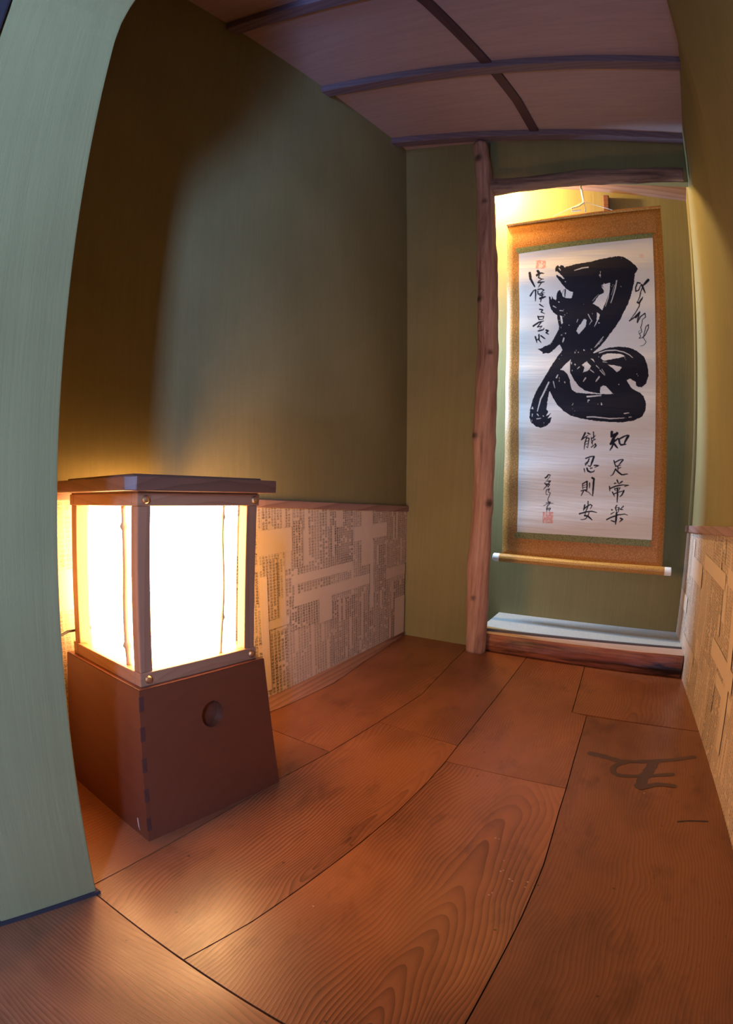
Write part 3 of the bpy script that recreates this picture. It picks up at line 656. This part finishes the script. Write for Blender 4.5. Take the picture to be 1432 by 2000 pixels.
# calligraphy sheet: ink laid down per vertex on a fine grid
POS = ['-5509,20825 -4817,20994 -4005,21144 -3600,21274 -3074,21385 -2550,21476 -2309,21458 -1992,21274 -1637,20968 -1462,20722 -1565,20553 -1646,20468 -1693,19931 -1837,19313 -2037,18698 -2254,18287 -2450,17839 -2722,17429 -2994,17061 -3263,16653 -3572,16285 -3843,16037 -4149,15629 -5543,15579 -5637,16016 -5807,16333 -5966,16248 -6238,15919 -6518,15823 -6760,15784 -6774,16189 -6532,16255 -6373,16359 -6140,16689 -5871,17263 -5865,17344 -5941,17670 -6009,17997 -6215,18160 -6382,18406 -6470,18738 -6475,19073 -6402,19073 -6329,18864 -6313,19136 -6228,18948 -6064,18865 -6029,19241 -5969,19367 -5848,19472 -5786,19346 -5681,19076 -5497,18994 -5254,18975 -5174,19038 -5096,19330 -5258,19370 -5503,19536 -5749,19787 -5914,20040 -6038,20210 -6060,20338 -5978,20316 -5834,20209 -5670,20082 -5580,20103 -5753,20294 -5897,20465 -6020,20551 -6081,20508 -6143,20637 -6083,20829 -5981,20914 -5878,20828 -5788,20934 -5673,20890 -5571,20761', '-7062,16048 -6669,16162 -6435,16272 -6208,16593 -5951,16809 -5631,16606 -5782,16393 -6036,16125 -6343,15865 -6499,15809 -6581,15901 -6658,15847 -6792,15906', '-5616,16084 -5917,15658 -6164,15234 -6507,14600 -6800,14071 -7045,13647 -7231,13121 -7337,12600 -7331,12188 -7221,11936 -6945,11720 -6679,11669 -6370,11779 -6147,11996 -6075,12306 -6315,12201 -6099,12560 -6389,12315 -6284,12602 -6394,12698 -6364,13161 -6305,13575 -6260,13732 -6087,13380 -5807,12984 -5426,12648 -5053,12441 -4426,12301 -3704,12235 -2834,12212 -2175,12257 -1572,12388 -1127,12617 -942,12976 -944,13371 -1074,13710 -1285,13895 -1465,13959 -1750,14116 -1909,14307 -2044,14525 -1843,14612 -1532,14439 -1511,14256 -1397,14188 -1194,14200 -973,14413 -850,14870 -924,15367 -1138,15859 -1500,16144 -1963,16315 -2474,16342 -3036,16262 -3393,16150 -3799,15939 -4055,15877 -4172,16441 -5318,16615']; NEG = ['-3489,19765 -3028,19898 -3050,19444 -3170,19072 -3327,18660 -3464,18311 -3645,18489 -3986,18686 -3847,18893 -3649,19185 -3361,19314 -3369,19437 -3469,19600', '-4436,17821 -4315,17743 -4389,17377 -4623,17089 -4779,16944 -4903,17122 -4749,17408', '-3762,18202 -3602,18085 -3639,17841 -3833,17473 -3910,17370 -3757,17757', '-5846,17979 -5704,17939 -5656,17552 -5735,17469', '-5734,14912 -5484,15206 -5157,15527 -5196,15165 -5156,14754 -4935,14405 -4663,14060 -4293,13824 -3776,13750 -3468,13727 -3455,14045 -3332,14168 -3151,14127 -2728,13748 -3415,13689 -4184,13678 -4803,13697 -5016,13840 -5100,13989 -5168,14395 -5309,14697 -5525,14894', '-3508,15643 -3385,15853 -2978,15947 -2415,15947 -2157,15832 -2512,15713 -2918,15618 -3325,15523', '-3089,15305 -2705,15298 -2320,15216 -2442,15032 -2592,14924 -2802,15115', '-4434,14811 -4392,15094 -4526,15242 -4249,15459 -4009,15212 -4130,14977', '-4072,15594 -3918,15585 -3825,15415']; STR = ['-1;26;-2660,20030 -2730,19615 -2871,19120 -2990,18750', '-1;18;-3090,19525 -3110,19114 -3287,18539', '-1;30;-4250,20782 -4574,20739 -5020,20590', '-1;20;-4239,18069 -4117,17828 -4035,17709 -4171,17504', '-1;36;-5588,16701 -5650,16478', '-1;18;-3386,16847 -3618,16561 -3868,16234', '-1;20;-6222,18532 -6057,18430', '-1;20;-5851,18266 -5649,18256', '-1;24;-5921,18775 -5879,18742', '-1;24;-5494,16986 -5509,16945', '-1;16;-5891,17222 -6179,16647 -6372,16319', '-1;12;-3809,16276 -3422,16687', '-1;16;-4815,17772 -4873,17608', '-1;25;-5898,20721 -5815,20592', '-1;24;-5547,19934 -5526,19913', '-1;24;-4439,16054 -4419,16043', '-1;18;-5311,17436 -5295,17424', '-1;8;-2770,19779 -2970,19199', '-1;10;-4007,18849 -3689,19225', '-1;10;-4495,17779 -4784,17165', '-1;26;-3593,15947 -3237,16079 -2726,16137 -2264,16056 -1955,15918 -1747,15766', '-1;36;-3553,14622 -3723,14360', '-1;26;-4295,14536 -4416,14327', '-1;20;-3514,14980 -3249,14713', '-1;13;-3413,15035 -3225,14765', '-1;23;-4676,15108 -4776,15001', '-1;21;-4053,14981 -3843,14837', '-1;37;-6333,14192 -6524,13772 -6762,13246 -6912,12569', '-1;28;-4123,12410 -3714,12435 -2844,12401 -2085,12491', '-1;36;-4176,13517 -3412,13619', '-1;20;-2097,12724 -1845,12776', '-1;31;-5915,14467 -5838,14635', '-1;21;-6084,14254 -5980,13898', '-1;21;-6916,12148 -6682,12196', '-1;26;-4914,15253 -4887,15202', '-1;21;-5114,15348 -5106,15245', '-1;24;-6904,12416 -6820,12317', '-1;36;-4447,16069 -4421,16055', '-1;26;-4035,16125 -4020,16116', '-1;23;-5448,14255 -5430,14204', '-1;23;-2468,14275 -2452,14266', '-1;18;-3727,15225 -3568,15079', '-1;15;-1834,12543 -1683,12568', '-1;15;-3375,15455 -3143,15429', '-1;26;-6558,12331 -6536,12317', '2;0;-2661,19947 -2970,19445', '2;37;-5551,19473 -5571,19035', '2;12;-5624,19472 -5803,19075', '2;20;-3469,19765 -3409,19601', '2;12;-3729,19183 -3926,18728', '2;23;-3152,14162 -2754,13757', '2;23;-2974,14172 -2627,13764', '2;18;-4248,15433 -3771,14993', '2;13;-4120,15464 -3722,15072', '2;13;-4395,15196 -4541,14934', '1;53;-2723,11699 -2742,11434', '1;47;-2732,11458 -2575,11584 -2414,11653', '1;53;-2438,11651 -2632,11350 -2777,11042', '1;47;-2755,11066 -2464,11294 -2376,11392', '1;40;-2588,11399 -2594,11124 -2674,10889 -2769,10721', '1;41;-2543,11059 -2366,10866', '1;41;-2326,11350 -2265,11126 -2166,11042', '1;33;-2303,11352 -2054,11507 -1848,11591 -1775,11550', '1;47;-1811,11559 -1958,11286 -2007,11122', '1;35;-2190,11051 -1912,11107', '1;28;-2510,10192 -2448,9990 -2372,9905', '1;26;-2456,10104 -2253,10224 -2070,10295 -1998,10267', '1;30;-2021,10265 -2171,10059 -2236,9985', '1;23;-2406,9891 -2118,9983', '1;26;-2278,9913 -2261,9686', '1;21;-2246,9801 -2087,9872', '1;26;-2385,9767 -2465,9577 -2525,9435 -2638,9368', '1;33;-2357,9701 -2206,9576 -2034,9476 -1918,9498 -1710,9550', '1;33;-4179,11554 -4263,11374 -4381,11157', '1;24;-4370,11170 -4166,11334 -4006,11438', '1;28;-4036,11552 -3891,11492', '1;26;-4093,11316 -4170,11010 -4195,10661', '1;24;-4116,11291 -3949,11280 -3981,11023 -4000,10768', '1;15;-4150,11081 -3989,11150', '1;15;-4154,10942 -3991,10999', '1;17;-4000,10768 -4087,10831', '1;24;-3733,11630 -3710,11435 -3686,11229', '1;21;-3828,11242 -3604,11454', '1;21;-3684,11206 -3581,11259', '1;18;-3834,11334 -3814,11012', '1;17;-3792,11037 -3687,11252', '1;21;-3813,10804 -3577,11006', '1;19;-3765,11177 -3761,10923', '1;31;-3601,11004 -3548,10916 -3658,10781', '1;28;-4069,10184 -3839,10294 -3676,10341 -3603,10313', '1;40;-3627,10311 -3683,10099 -3780,9791', '1;24;-3791,9779 -3924,9814', '1;26;-3878,10176 -3958,9962 -4067,9815', '1;21;-4029,9956 -3869,10038', '1;21;-4073,9907 -4041,9793', '1;24;-4113,9626 -4068,9433', '1;33;-3961,9661 -3904,9527 -3757,9470 -3594,9506 -3552,9579', '1;24;-3772,9676 -3656,9709', '1;28;-3571,9854 -3335,9861', '1;21;-3335,9861 -3540,9741', '1;26;-4146,8804 -3910,8975 -3862,8967', '1;33;-3909,8963 -3889,8710 -3891,8432', '1;21;-4146,8804 -4111,8506', '1;15;-4104,8715 -3919,8789', '1;15;-4106,8599 -3910,8674', '1;21;-4199,8416 -3875,8538', '1;24;-4038,8489 -4118,8296 -4178,8151', '1;26;-3965,8472 -3863,8388', '1;24;-3760,8883 -3750,8607', '1;40;-3640,9171 -3542,9133 -3542,8671 -3540,8209', '1;14;-3818,8416 -3589,8228', '1;24;-3762,7888 -3743,7658 -3842,7299 -3873,7110', '1;31;-3924,7687 -3969,7380', '1;26;-3953,7475 -3754,7656 -3619,7739 -3520,7702 -3599,7509', '1;30;-4167,7186 -3821,7325 -3517,7389 -3227,7347', '1;21;-3653,7318 -3684,7129 -3811,6953 -3973,6890 -4092,6890', '1;36;-3874,7122 -3682,7106 -3451,6931', '1;31;-2269,9162 -2185,8998', '1;26;-2396,8979 -2304,9010', '1;28;-1983,9125 -2160,8977', '1;26;-2652,8796 -2620,8546', '1;28;-2631,8683 -2291,8851 -1945,8939 -1616,8945', '1;23;-1664,8952 -1844,8856', '1;21;-2374,8706 -2317,8596', '1;20;-2350,8708 -2073,8779 -2132,8636 -2306,8597', '1;26;-2476,8513 -2339,8296', '1;24;-2419,8404 -2148,8543 -1849,8627', '1;31;-1850,8639 -1947,8401 -2056,8299', '1;33;-2223,8742 -2183,8402 -2171,7990', '1;24;-2169,7830 -2241,7708 -2147,7464', '1;24;-2041,7727 -2054,7473', '1;16;-2215,7688 -2031,7740', '1;14;-2181,7576 -2066,7610', '1;16;-2171,7462 -2032,7498', '1;28;-2418,7576 -2368,7546', '1;21;-2444,7343 -2267,7475', '1;23;-1802,7819 -1930,7669', '1;24;-1975,7642 -1809,7635', '1;28;-2651,7022 -2382,7187 -2041,7336 -1694,7416 -1536,7374', '1;42;-2143,7418 -2141,7142 -2145,6819', '1;26;-2217,6950 -2412,7000', '1;29;-1907,7165 -1785,7131 -1935,6967', '1;54;-7591,20463 -7541,20123 -7296,19646', '1;53;-7131,20579 -7041,20454 -7187,20272', '1;39;-7188,20333 -6922,20452 -6774,20420', '1;28;-7040,20362 -7082,20178 -6918,20085 -6770,20083', '1;36;-7093,19888 -6739,19916', '1;21;-7064,19964 -6859,20084', '1;24;-6886,19902 -7089,19599', '1;33;-7554,19117 -7352,19419 -7234,19479', '1;33;-7234,19448 -7252,18814', '1;27;-7116,19478 -6910,19522 -6762,19446 -6965,19235', '1;25;-7115,19387 -7097,19206 -6730,19295', '1;32;-6993,19145 -6758,19174', '1;47;-6989,18964 -6668,19069', '1;32;-6846,19205 -6956,18754', '1;29;-7012,18619 -6774,18471', '1;29;-7006,18336 -6830,18307 -6915,18172 -6708,18085', '1;32;-7085,17919 -7021,17712', '1;28;-7055,17890 -6763,17921 -6788,17744', '1;23;-7022,17742 -6788,17744', '1;38;-7335,17355 -7047,17564 -6757,17656', '1;26;-6901,17566 -7099,17298 -6837,17360 -6978,17182', '1;32;-7034,17079 -6744,17156 -6717,17244', '1;35;-6597,17129 -6480,17101 -6593,16983 -6446,16898', '1;35;-7200,16739 -7102,16419', '1;32;-6998,16859 -6990,16567 -6869,16423', '1;26;-7135,16535 -6964,16684', '1;32;-6880,16803 -6761,16717 -6642,16632', '1;54;-902,20121 -1176,19804', '1;27;-1176,19804 -1359,19368', '1;30;-1353,19921 -1503,19947 -1610,19667 -1597,19452 -1447,19518 -1294,19861', '1;39;-1265,19832 -1178,19620 -1076,19378', '1;24;-1329,19369 -1391,19123 -1511,18845', '1;39;-1511,18815 -1422,18788 -1212,19130', '1;22;-1392,18789 -1423,18576 -1660,18174 -1955,17772', '1;27;-1955,17772 -1689,17963 -1393,18305', '1;33;-1600,17966 -1393,18275 -1540,17699', '1;25;-1510,17700 -1363,18006 -1097,18227 -1067,18019 -1244,17861', '1;16;-1244,17831 -1273,17621 -1331,17440 -1270,17205 -1416,17079 -1447,17226 -1330,17291', '1;16;-1387,17081 -1326,16965 -1413,16842 -1237,16880', '1;19;-1237,16880 -1091,17035 -916,17399 -903,17608 -1035,17513 -1122,17211 -1178,16883 -1027,16655 -1172,16471 -1348,16418', '1;30;-6240,8955 -6168,8998 -6066,9152 -5952,9133', '1;14;-5969,9105 -6119,8837 -6247,8662', '1;24;-6247,8662 -6095,8529 -6018,8499', '1;23;-6077,8786 -5929,8817 -6133,8526 -6295,8311', '1;24;-6141,8635 -5970,8613 -6053,8460', '1;18;-5954,8395 -6116,8308 -6152,8159 -6095,8036 -6023,8079', '1;23;-5971,8376 -6016,8226', '1;16;-5994,8191 -5898,8163 -5957,7957 -6011,7806 -5949,7628 -5956,7481', '1;18;-6079,7598 -5666,7609', '1;14;-6198,7440 -5981,7552', '1;21;-5971,7663 -5857,7655 -5936,7465', '1;19;-5975,7480 -6035,7291 -6002,7129', '1;21;-6016,7292 -5812,7330 -5873,7160', '1;14;-6010,7220 -5862,7252']; SEAL = ['-7256,21232 -6676,21221 -6673,20726 -7252,20735', '-6226,7098 -5647,7154 -5592,6527 -6172,6468', '-1248,21501 -1098,21505']
dec = lambda s: np.array([[float(a)/1e4 for a in q.split(',')] for q in s.split()])
NU, NV = 380, 800
sg, tg = np.meshgrid(np.linspace(0, 1, NU+1), np.linspace(0, 1, NV+1))
(ax, az), (bx, bz), (cx, cz), (dx, dz) = SP
GX = (ax*(1-sg)+bx*sg)*(1-tg)+(cx*(1-sg)+dx*sg)*tg-.012*np.sin(np.pi*tg)*.9; GZ = (az*(1-sg)+bz*sg)*(1-tg)+(cz*(1-sg)+dz*sg)*tg
rs = np.random.RandomState(5)
def rnoise(scale, seed, sx=1, sz=1):
    r_ = np.random.RandomState(seed); tb = r_.rand(64, 64); X = GX*scale*sx; Z = GZ*scale*sz
    xi = np.floor(X).astype(int); zi = np.floor(Z).astype(int); fx = X-xi; fz = Z-zi; fx = fx*fx*(3-2*fx); fz = fz*fz*(3-2*fz)
    g = lambda i, j: tb[i % 64, j % 64]
    return (g(xi, zi)*(1-fx)+g(xi+1, zi)*fx)*(1-fz)+(g(xi, zi+1)*(1-fx)+g(xi+1, zi+1)*fx)*fz
WX = GX+(rnoise(110, 1)-.5)*.0028; WZ = GZ+(rnoise(110, 2)-.5)*.0028
def inside(poly):
    x, y = WX, WZ; r_ = np.zeros(x.shape, bool); n = len(poly)
    for i in range(n):
        x1_, y1_ = poly[i]; x2_, y2_ = poly[(i+1) % n]
        if y1_ == y2_: continue
        c = ((y1_ > y) != (y2_ > y)) & (x < (x2_-x1_)*(y-y1_)/(y2_-y1_)+x1_); r_ ^= c
    return r_
def stroke(P, rad, X=None, Z=None):
    X = GX if X is None else X; Z = GZ if Z is None else Z
    L = np.concatenate([[0], np.cumsum(np.hypot(*np.diff(P, axis=0).T))]); tot = max(L[-1], 1e-6); best = np.zeros(GX.shape)
    bb = (GX > P[:, 0].min()-3*rad-.01) & (GX < P[:, 0].max()+3*rad+.01) & (GZ > P[:, 1].min()-3*rad-.01) & (GZ < P[:, 1].max()+3*rad+.01)
    x = X[bb]; z = Z[bb]; b_ = np.zeros(x.shape)
    for i in range(len(P)-1):
        d = P[i+1]-P[i]; l2 = (d@d) or 1e-9; t = np.clip(((x-P[i, 0])*d[0]+(z-P[i, 1])*d[1])/l2, 0, 1)
        dist = np.hypot(x-P[i, 0]-d[0]*t, z-P[i, 1]-d[1]*t); g = (L[i]+t*(L[i+1]-L[i]))/tot
        rr_ = rad*(1.08-.55*g**3); b_ = np.maximum(b_, np.clip((rr_-dist)/.0022+.5, 0, 1))
    best[bb] = b_; return best
ink = np.zeros(GX.shape)
for p in POS: ink = np.maximum(ink, inside(dec(p)).astype(float))
for p in NEG: ink = np.where(inside(dec(p)), 0, ink)
dry = rnoise(26, 7, 1.6, .7)*rnoise(160, 8, 1.0, .6); ink = np.where((ink > .5) & (dry > .74), .25, ink)
for s in STR:
    a, b, c = s.split(';'); P = dec(c); k = int(a); rad = float(b)/1e4*(1.32 if k == 1 else 1)
    v = stroke(P, rad, WX*.5+GX*.5, WZ*.5+GZ*.5)
    if k < 0: ink = ink*(1-.9*v)
    else: ink = np.maximum(ink, v)
seal = np.zeros(GX.shape)
for p in SEAL[:2]:
    r_ = inside(dec(p)); seal = np.where(r_, .35+.65*(rnoise(130, 12) > .42), seal)
ci = dec(SEAL[2]); rr_ = np.hypot(GX-ci[0, 0], GZ-ci[0, 1]); R0 = np.hypot(*(ci[1]-ci[0])); seal = np.maximum(seal, np.clip((R0-rr_)/.004, 0, 1)*.35)
V = [(x, yS(x, z, .005), z) for x, z in zip(GX.ravel(), GZ.ravel())]
ii = np.arange((NU+1)*(NV+1)).reshape(NV+1, NU+1)
Fq = np.stack([ii[:-1, :-1], ii[1:, :-1], ii[1:, 1:], ii[:-1, 1:]], -1).reshape(-1, 4).tolist()
cd_ = np.stack([ink.ravel(), seal.ravel(), np.zeros(ink.size), np.ones(ink.size)], -1)
obj('calligraphy_paper', V, Fq, M['scroll'], parent=sc, smooth=True, attrs=[('ink', 'POINT', cd_)])
# roller with white knobs, top rod
A = Vector((-.846, 3.350, .430)); B = Vector((.080, 3.350, .462))
ro = obj('roller', *tube([A, A.lerp(B, .5)+Vector((0, 0, -.004)), B], .024, 20), M['silkr'], parent=sc, smooth=False)
for e, d in ((A, -1), (B, 1)):
    ax_ = (B-A).normalized()*d
    obj('roller_knob', *tube([e-ax_*.004, e+ax_*.004, e+ax_*.034, e+ax_*.038], [.0215, .0235, .0235, .019], 20), M['white'], parent=ro)
A = Vector((-.90, 3.358, 2.350)); B = Vector((-.004, 3.358, 2.449))
obj('top_rod', *tube([A, B], .009, 12), M['silk'], parent=sc)
hk = Vector((-.455, 3.335, 2.562))
kt = Vector((-.443, 3.350, 2.475))
c1 = tube([hk+Vector((-.004, 0, .0)), kt+Vector((-.006, 0, 0)), Vector((-.62, 3.352, 2.392))], .0022, 6)
c2 = tube([hk+Vector((.005, 0, .0)), kt+Vector((.008, -.002, 0)), Vector((-.28, 3.352, 2.425))], .0022, 6)
c3 = tube([kt, Vector((-.47, 3.345, 2.450)), Vector((-.515, 3.342, 2.435)), Vector((-.512, 3.342, 2.418)), Vector((-.46, 3.345, 2.424))], .0045, 7)
c4 = tube([kt, Vector((-.435, 3.347, 2.435)), Vector((-.437, 3.347, 2.412))], .0035, 6)
c5 = tube([hk+Vector((-.003, 0, .018)), hk+Vector((0, -.006, .0)), kt], .0035, 6)
obj('hanging_cord', *merge(c1, c2, c3, c4, c5), M['cordw'], parent=sc)
hkp = [hk+Vector((.0, .0, .095)), hk+Vector((0, 0, .02)), hk+Vector((0, -.008, .0)), hk+Vector((0, -.004, -.010)), hk+Vector((0, .008, -.008)), hk+Vector((0, .012, .004))]
ho = tag(obj('ceiling_hook', *tube(hkp, .004, 8), M['iron'], base=tuple(hk), smooth=True), 'small dark hook in the alcove ceiling holding the white scroll cord', 'hook')
pg = obj('wall_block', boxv(-.335, -.300, 3.37, yA(-.3)+.002, 2.40, 2.53), BF, M['lampcap'], bevel=.006, base=(-.315, 3.41, 2.40))  # small block put at a dark mark of unclear origin
tag(pg, 'short dark peg on the alcove back wall just above the scroll', 'block')

# the scroll hangs some way in front of the back wall
CM = Vector((0, 0, S)); KS = .967
for o_ in (sc, ho):
    o_.location = CM+(Vector(o_.location)-CM)*KS; o_.scale = (KS, KS, KS)
# ------------------------------------------------------------------ lantern
x0l, y0l, th = -1.1994, 1.1564, -.1731
ct, st_ = math.cos(th), math.sin(th)
def Lm(u, v, z):
    return (x0l+u*ct-v*st_-.0055*z, y0l+u*st_+v*ct+.0047*z, z+(.113*u-.0496*v)*z)
la = thing('floor_lantern', 'square wooden floor lantern with glowing white paper sides and flat lid', 'lantern', (x0l, y0l, 0))
ZB1, ZR0, ZR1, ZT0, ZT1, ZC0, ZC1 = .3964, .3966, .4312, .8211, .8512, .8544, .8869
# box base: tapered, with a round finger recess in its right face
bb = [(-.185, -.2386), (.2309, -.2386), (.2309, .2386), (-.185, .2386)]; bt_ = [(-.1977, -.2073), (.1977, -.2073), (.1977, .2073), (-.1977, .2073)]
V = [Lm(u, v, 0) for u, v in bb]+[Lm(u, v, ZB1) for u, v in bt_]
F = [(0, 3, 2, 1), (0, 1, 5, 4), (2, 3, 7, 6), (3, 0, 4, 7)]
def face(a, z):  # right face (u max) point: a 0..1 along v, z height
    k = z/ZB1; u = .2309+(.1977-.2309)*k; hv = .2386+(.2073-.2386)*k; return (u, -hv+2*hv*a, z)
ca, cz_ = .525, .285; Rz = .036; NC = 40
V2 = []
def fr(a, z, inn=0): u, v, z2 = face(a, z); return Lm(u-inn, v, z2)
hvc = .216
circ = [(ca+Rz*math.cos(2*math.pi*i/NC)/(2*hvc), cz_+Rz*math.sin(2*math.pi*i/NC)) for i in range(NC)]
# square ring around the circle, then the plain outer field
out = []
for i in range(NC):
    c_, s_ = math.cos(2*math.pi*i/NC), math.sin(2*math.pi*i/NC); m_ = max(abs(c_), abs(s_)); out.append((ca+.06*c_/m_/(2*hvc), cz_+.06*s_/m_))
k0 = len(V)
V += [fr(a, z) for a, z in out]; k1 = len(V); V += [fr(a, z) for a, z in circ]; k2 = len(V); V += [fr(a, z, .026) for a, z in circ]
for i in range(NC):
    j = (i+1) % NC; F += [(k0+i, k0+j, k1+j, k1+i), (k1+i, k1+j, k2+j, k2+i)]
F.append(tuple(k2+i for i in range(NC)))
# outer field between the face corners (1,2,6,5) and the square ring
q = NC//4; co = [NC//8+k*q for k in range(4)]      # ring corners: ++, -+, --, +-
ringseg = lambda a, b: [k0+(i % NC) for i in range(a, b+1)]
F.append(tuple([2, 6]+ringseg(co[0]-q, co[0])[::-1]))          # right side (a=1)
F.append(tuple([6, 5]+ringseg(co[0], co[1])[::-1]))            # top
F.append(tuple([5, 1]+ringseg(co[1], co[2])[::-1]))            # left side (a=0)
F.append(tuple([1, 2]+ringseg(co[2], co[3])[::-1]))            # bottom
ba = obj('base', V, F, M['lampbase'], parent=la)
def lbox(name, u0, u1, v0, v1, z0, z1, mat, parent=la, bev=.003): return obj(name, boxv(u0, u1, v0, v1, z0, z1, Lm), BF, mat, parent=parent, bevel=bev)
# closed top board of the box, slightly below the rim line
lbox('base_top', -.196, .196, -.205, .205, ZB1-.012, ZB1+.001, M['lampbase'], bev=.001)
# finger joints showing dark down the near corner
for i, zz in enumerate((.03, .11, .19, .27, .345)):
    k = zz/ZB1; u_ = .2309+(.1977-.2309)*k; v_ = -(.2386+(.2073-.2386)*k)
    k2_ = (zz+.036)/ZB1; u2_ = .2309+(.1977-.2309)*k2_; v2_ = -(.2386+(.2073-.2386)*k2_)
    e = .0006
    V = [Lm(u_+e, v_-e, zz), Lm(u_+e, v_+.012, zz), Lm(u_-.003, v_+.012, zz), Lm(u_-.003, v_-e, zz), Lm(u2_+e, v2_-e, zz+.036), Lm(u2_+e, v2_+.012, zz+.036), Lm(u2_-.003, v2_+.012, zz+.036), Lm(u2_-.003, v2_-e, zz+.036)]
    obj('finger_joint', V, BF, M['joint'], parent=ba)
# white scuff low on the left face
V = [Lm(.205, -.2386-.0006+.006, .025), Lm(.218, -.2386-.0006+.006, .03)]
k = .03/ZB1; yv = lambda z: -(.2386+(.2073-.2386)*z/ZB1)-.0012
V = [Lm(.180, yv(.046), .046), Lm(.184, yv(.024), .024), Lm(.192, yv(.014), .014), Lm(.188, yv(.028), .028), Lm(.185, yv(.048), .048)]
obj('scuff', V, [(0, 1, 2, 3, 4)], M['scratch'], parent=ba, solid=.0005)
fu, fv, rt = .1818, .1915, .026; PW = .036
for (z0, z1, nm) in ((ZR0, ZR1, 'bottom_rail'), (ZT0, ZT1, 'top_rail')):
    lbox(nm, fu-rt, fu, -fv, fv, z0, z1, M['lampframe']); lbox(nm, -fu, -fu+rt, -fv, fv, z0, z1, M['lampframe'])
    lbox(nm, -fu+rt, fu-rt, -fv, -fv+rt, z0, z1, M['lampframe']); lbox(nm, -fu+rt, fu-rt, fv-rt, fv, z0, z1, M['lampframe'])
    for (vv, zz) in ((-fv+.022, (z0+z1)/2), (fv-.020, (z0+z1)/2)):
        c = Vector(Lm(fu, vv, zz)); d = (Vector(Lm(fu+.01, vv, zz))-c).normalized()
        obj('brass_bolt', *tube([c-d*.003, c+d*.003, c+d*.007, c+d*.009], [.010, .010, .0075, .003], 16), M['brass'], parent=la)
for su in (1, -1):
    for sv in (1, -1):
        a, b = sorted((su*(fu-.004), su*(fu-.004-PW*.85))); c, d = sorted((sv*(fv-.004), sv*(fv-.004-PW)))
        lbox('post', a, b, c, d, ZR1-.001, ZT0+.001, M['lamppost'])
# glowing paper box
pi_ = .0405
V = boxv(-fu+pi_, fu-pi_, -fv+pi_, fv-pi_, ZR1-.02, ZT0+.02, Lm)
obj('paper_shade', V, [f for f in BF[2:]], M['paperglow'], parent=la)
def bam(u, v, lean, r0, nodes):
    pts = []; rd = []
    zz = [ZR1-.001]; 
    for i in range(41):
        t = i/40; z = ZR1+(ZT0-ZR1)*t; r_ = r0*(1-.25*t)
        for nd in nodes: r_ += r0*.85*math.exp(-((t-nd)/.012)**2)
        w_ = .004*math.sin(t*7+u*30)
        pts.append(Lm(u+lean[0]*t+(w_ if abs(v) > abs(u) else 0), v+lean[1]*t+(w_ if abs(u) >= abs(v) else 0), z)); rd.append(r_)
    obj('bamboo_stick', *tube(pts, rd, 12), M['bamboo'], parent=la, smooth=True)
bam(.098, -fv+.020, (-.012, 0), .0075, (.13, .88)); bam(fu-.020, .083, (0, .004), .0042, (.25, .93))
bam(-.05, fv-.020, (.01, 0), .006, (.3, .8)); bam(-fu+.020, -.05, (0, .01), .005, (.4, .9))
# lid, built as a slab with chamfered front corner
cu, cv = .2058, .2302
cor = [(-cu, -cv), (cu-.022, -cv), (cu, -cv+.022), (cu, cv), (-cu, cv)]; n = len(cor)
V = [Lm(u, v, ZC0) for u, v in cor]+[Lm(u, v, ZC1) for u, v in cor]
F = [tuple(range(n))[::-1], tuple(range(n, 2*n))]+[(i, (i+1) % n, (i+1) % n+n, i+n) for i in range(n)]
obj('lid', V, F, M['lampcap'], parent=la, bevel=.003)
lbox('lid_panel', -cu+.03, cu-.03, -cv+.03, cv-.03, ZC1-.001, ZC1+.006, M['lampcap'], bev=.002)
lbox('lid_lining', -fu+.004, fu-.004, -fv+.004, fv-.004, ZT1-.001, ZC0+.001, M['lampframe'], bev=.001)
# cable leaving the lantern towards the wall
e0 = Vector(Lm(-fu+.012, .02, .445)); 
cb = [e0+Vector((.02, 0, 0)), e0, e0+Vector((-.02, -.035, .005)), e0+Vector((-.045, -.13, .018)), e0+Vector((-.055, -.22, .02)), Vector((-1.44, .80, .40)), Vector((-1.43, .74, .10)), Vector((-1.42, .72, .008)), Vector((-1.35, .70, .006))]
tag(obj('power_cord', *tube(cb, .004, 8), M['cable'], base=tuple(e0), smooth=True), 'thin dark electric cord running from behind the lantern along the papered wall', 'cord')

# ------------------------------------------------------------------ window behind the camera (source of the cool light)
xw = lambda y, z, d: xR(y, z)-d
def wbox(y0, y1, z0, z1, d0, d1): return ([(xR(y, z)-d, y, z) for z in (z0, z1) for (y, d) in ((y0, d0), (y1, d0), (y1, d1), (y0, d1))], BF)
wf = merge(wbox(-1.68, -1.65, 1.1, 2.3, .0, .03), wbox(-1.25, -1.22, 1.1, 2.3, .0, .03), wbox(-1.65, -1.25, 1.1, 1.13, .0, .03), wbox(-1.65, -1.25, 2.27, 2.3, .0, .03))
w2 = obj('low_fill_pane', boxv(-.14, .30, -1.752, -1.748, .16, .55), BF, M['shoji'], kind='structure')  # added glowing pane behind the low ceiling fill, not a known window
wo = obj('window_1', *wbox(-1.65, -1.25, 1.13, 2.27, .002, .006), M['shoji'], kind='structure')
obj('window_frame', *wf, M['cap'], parent=wo)
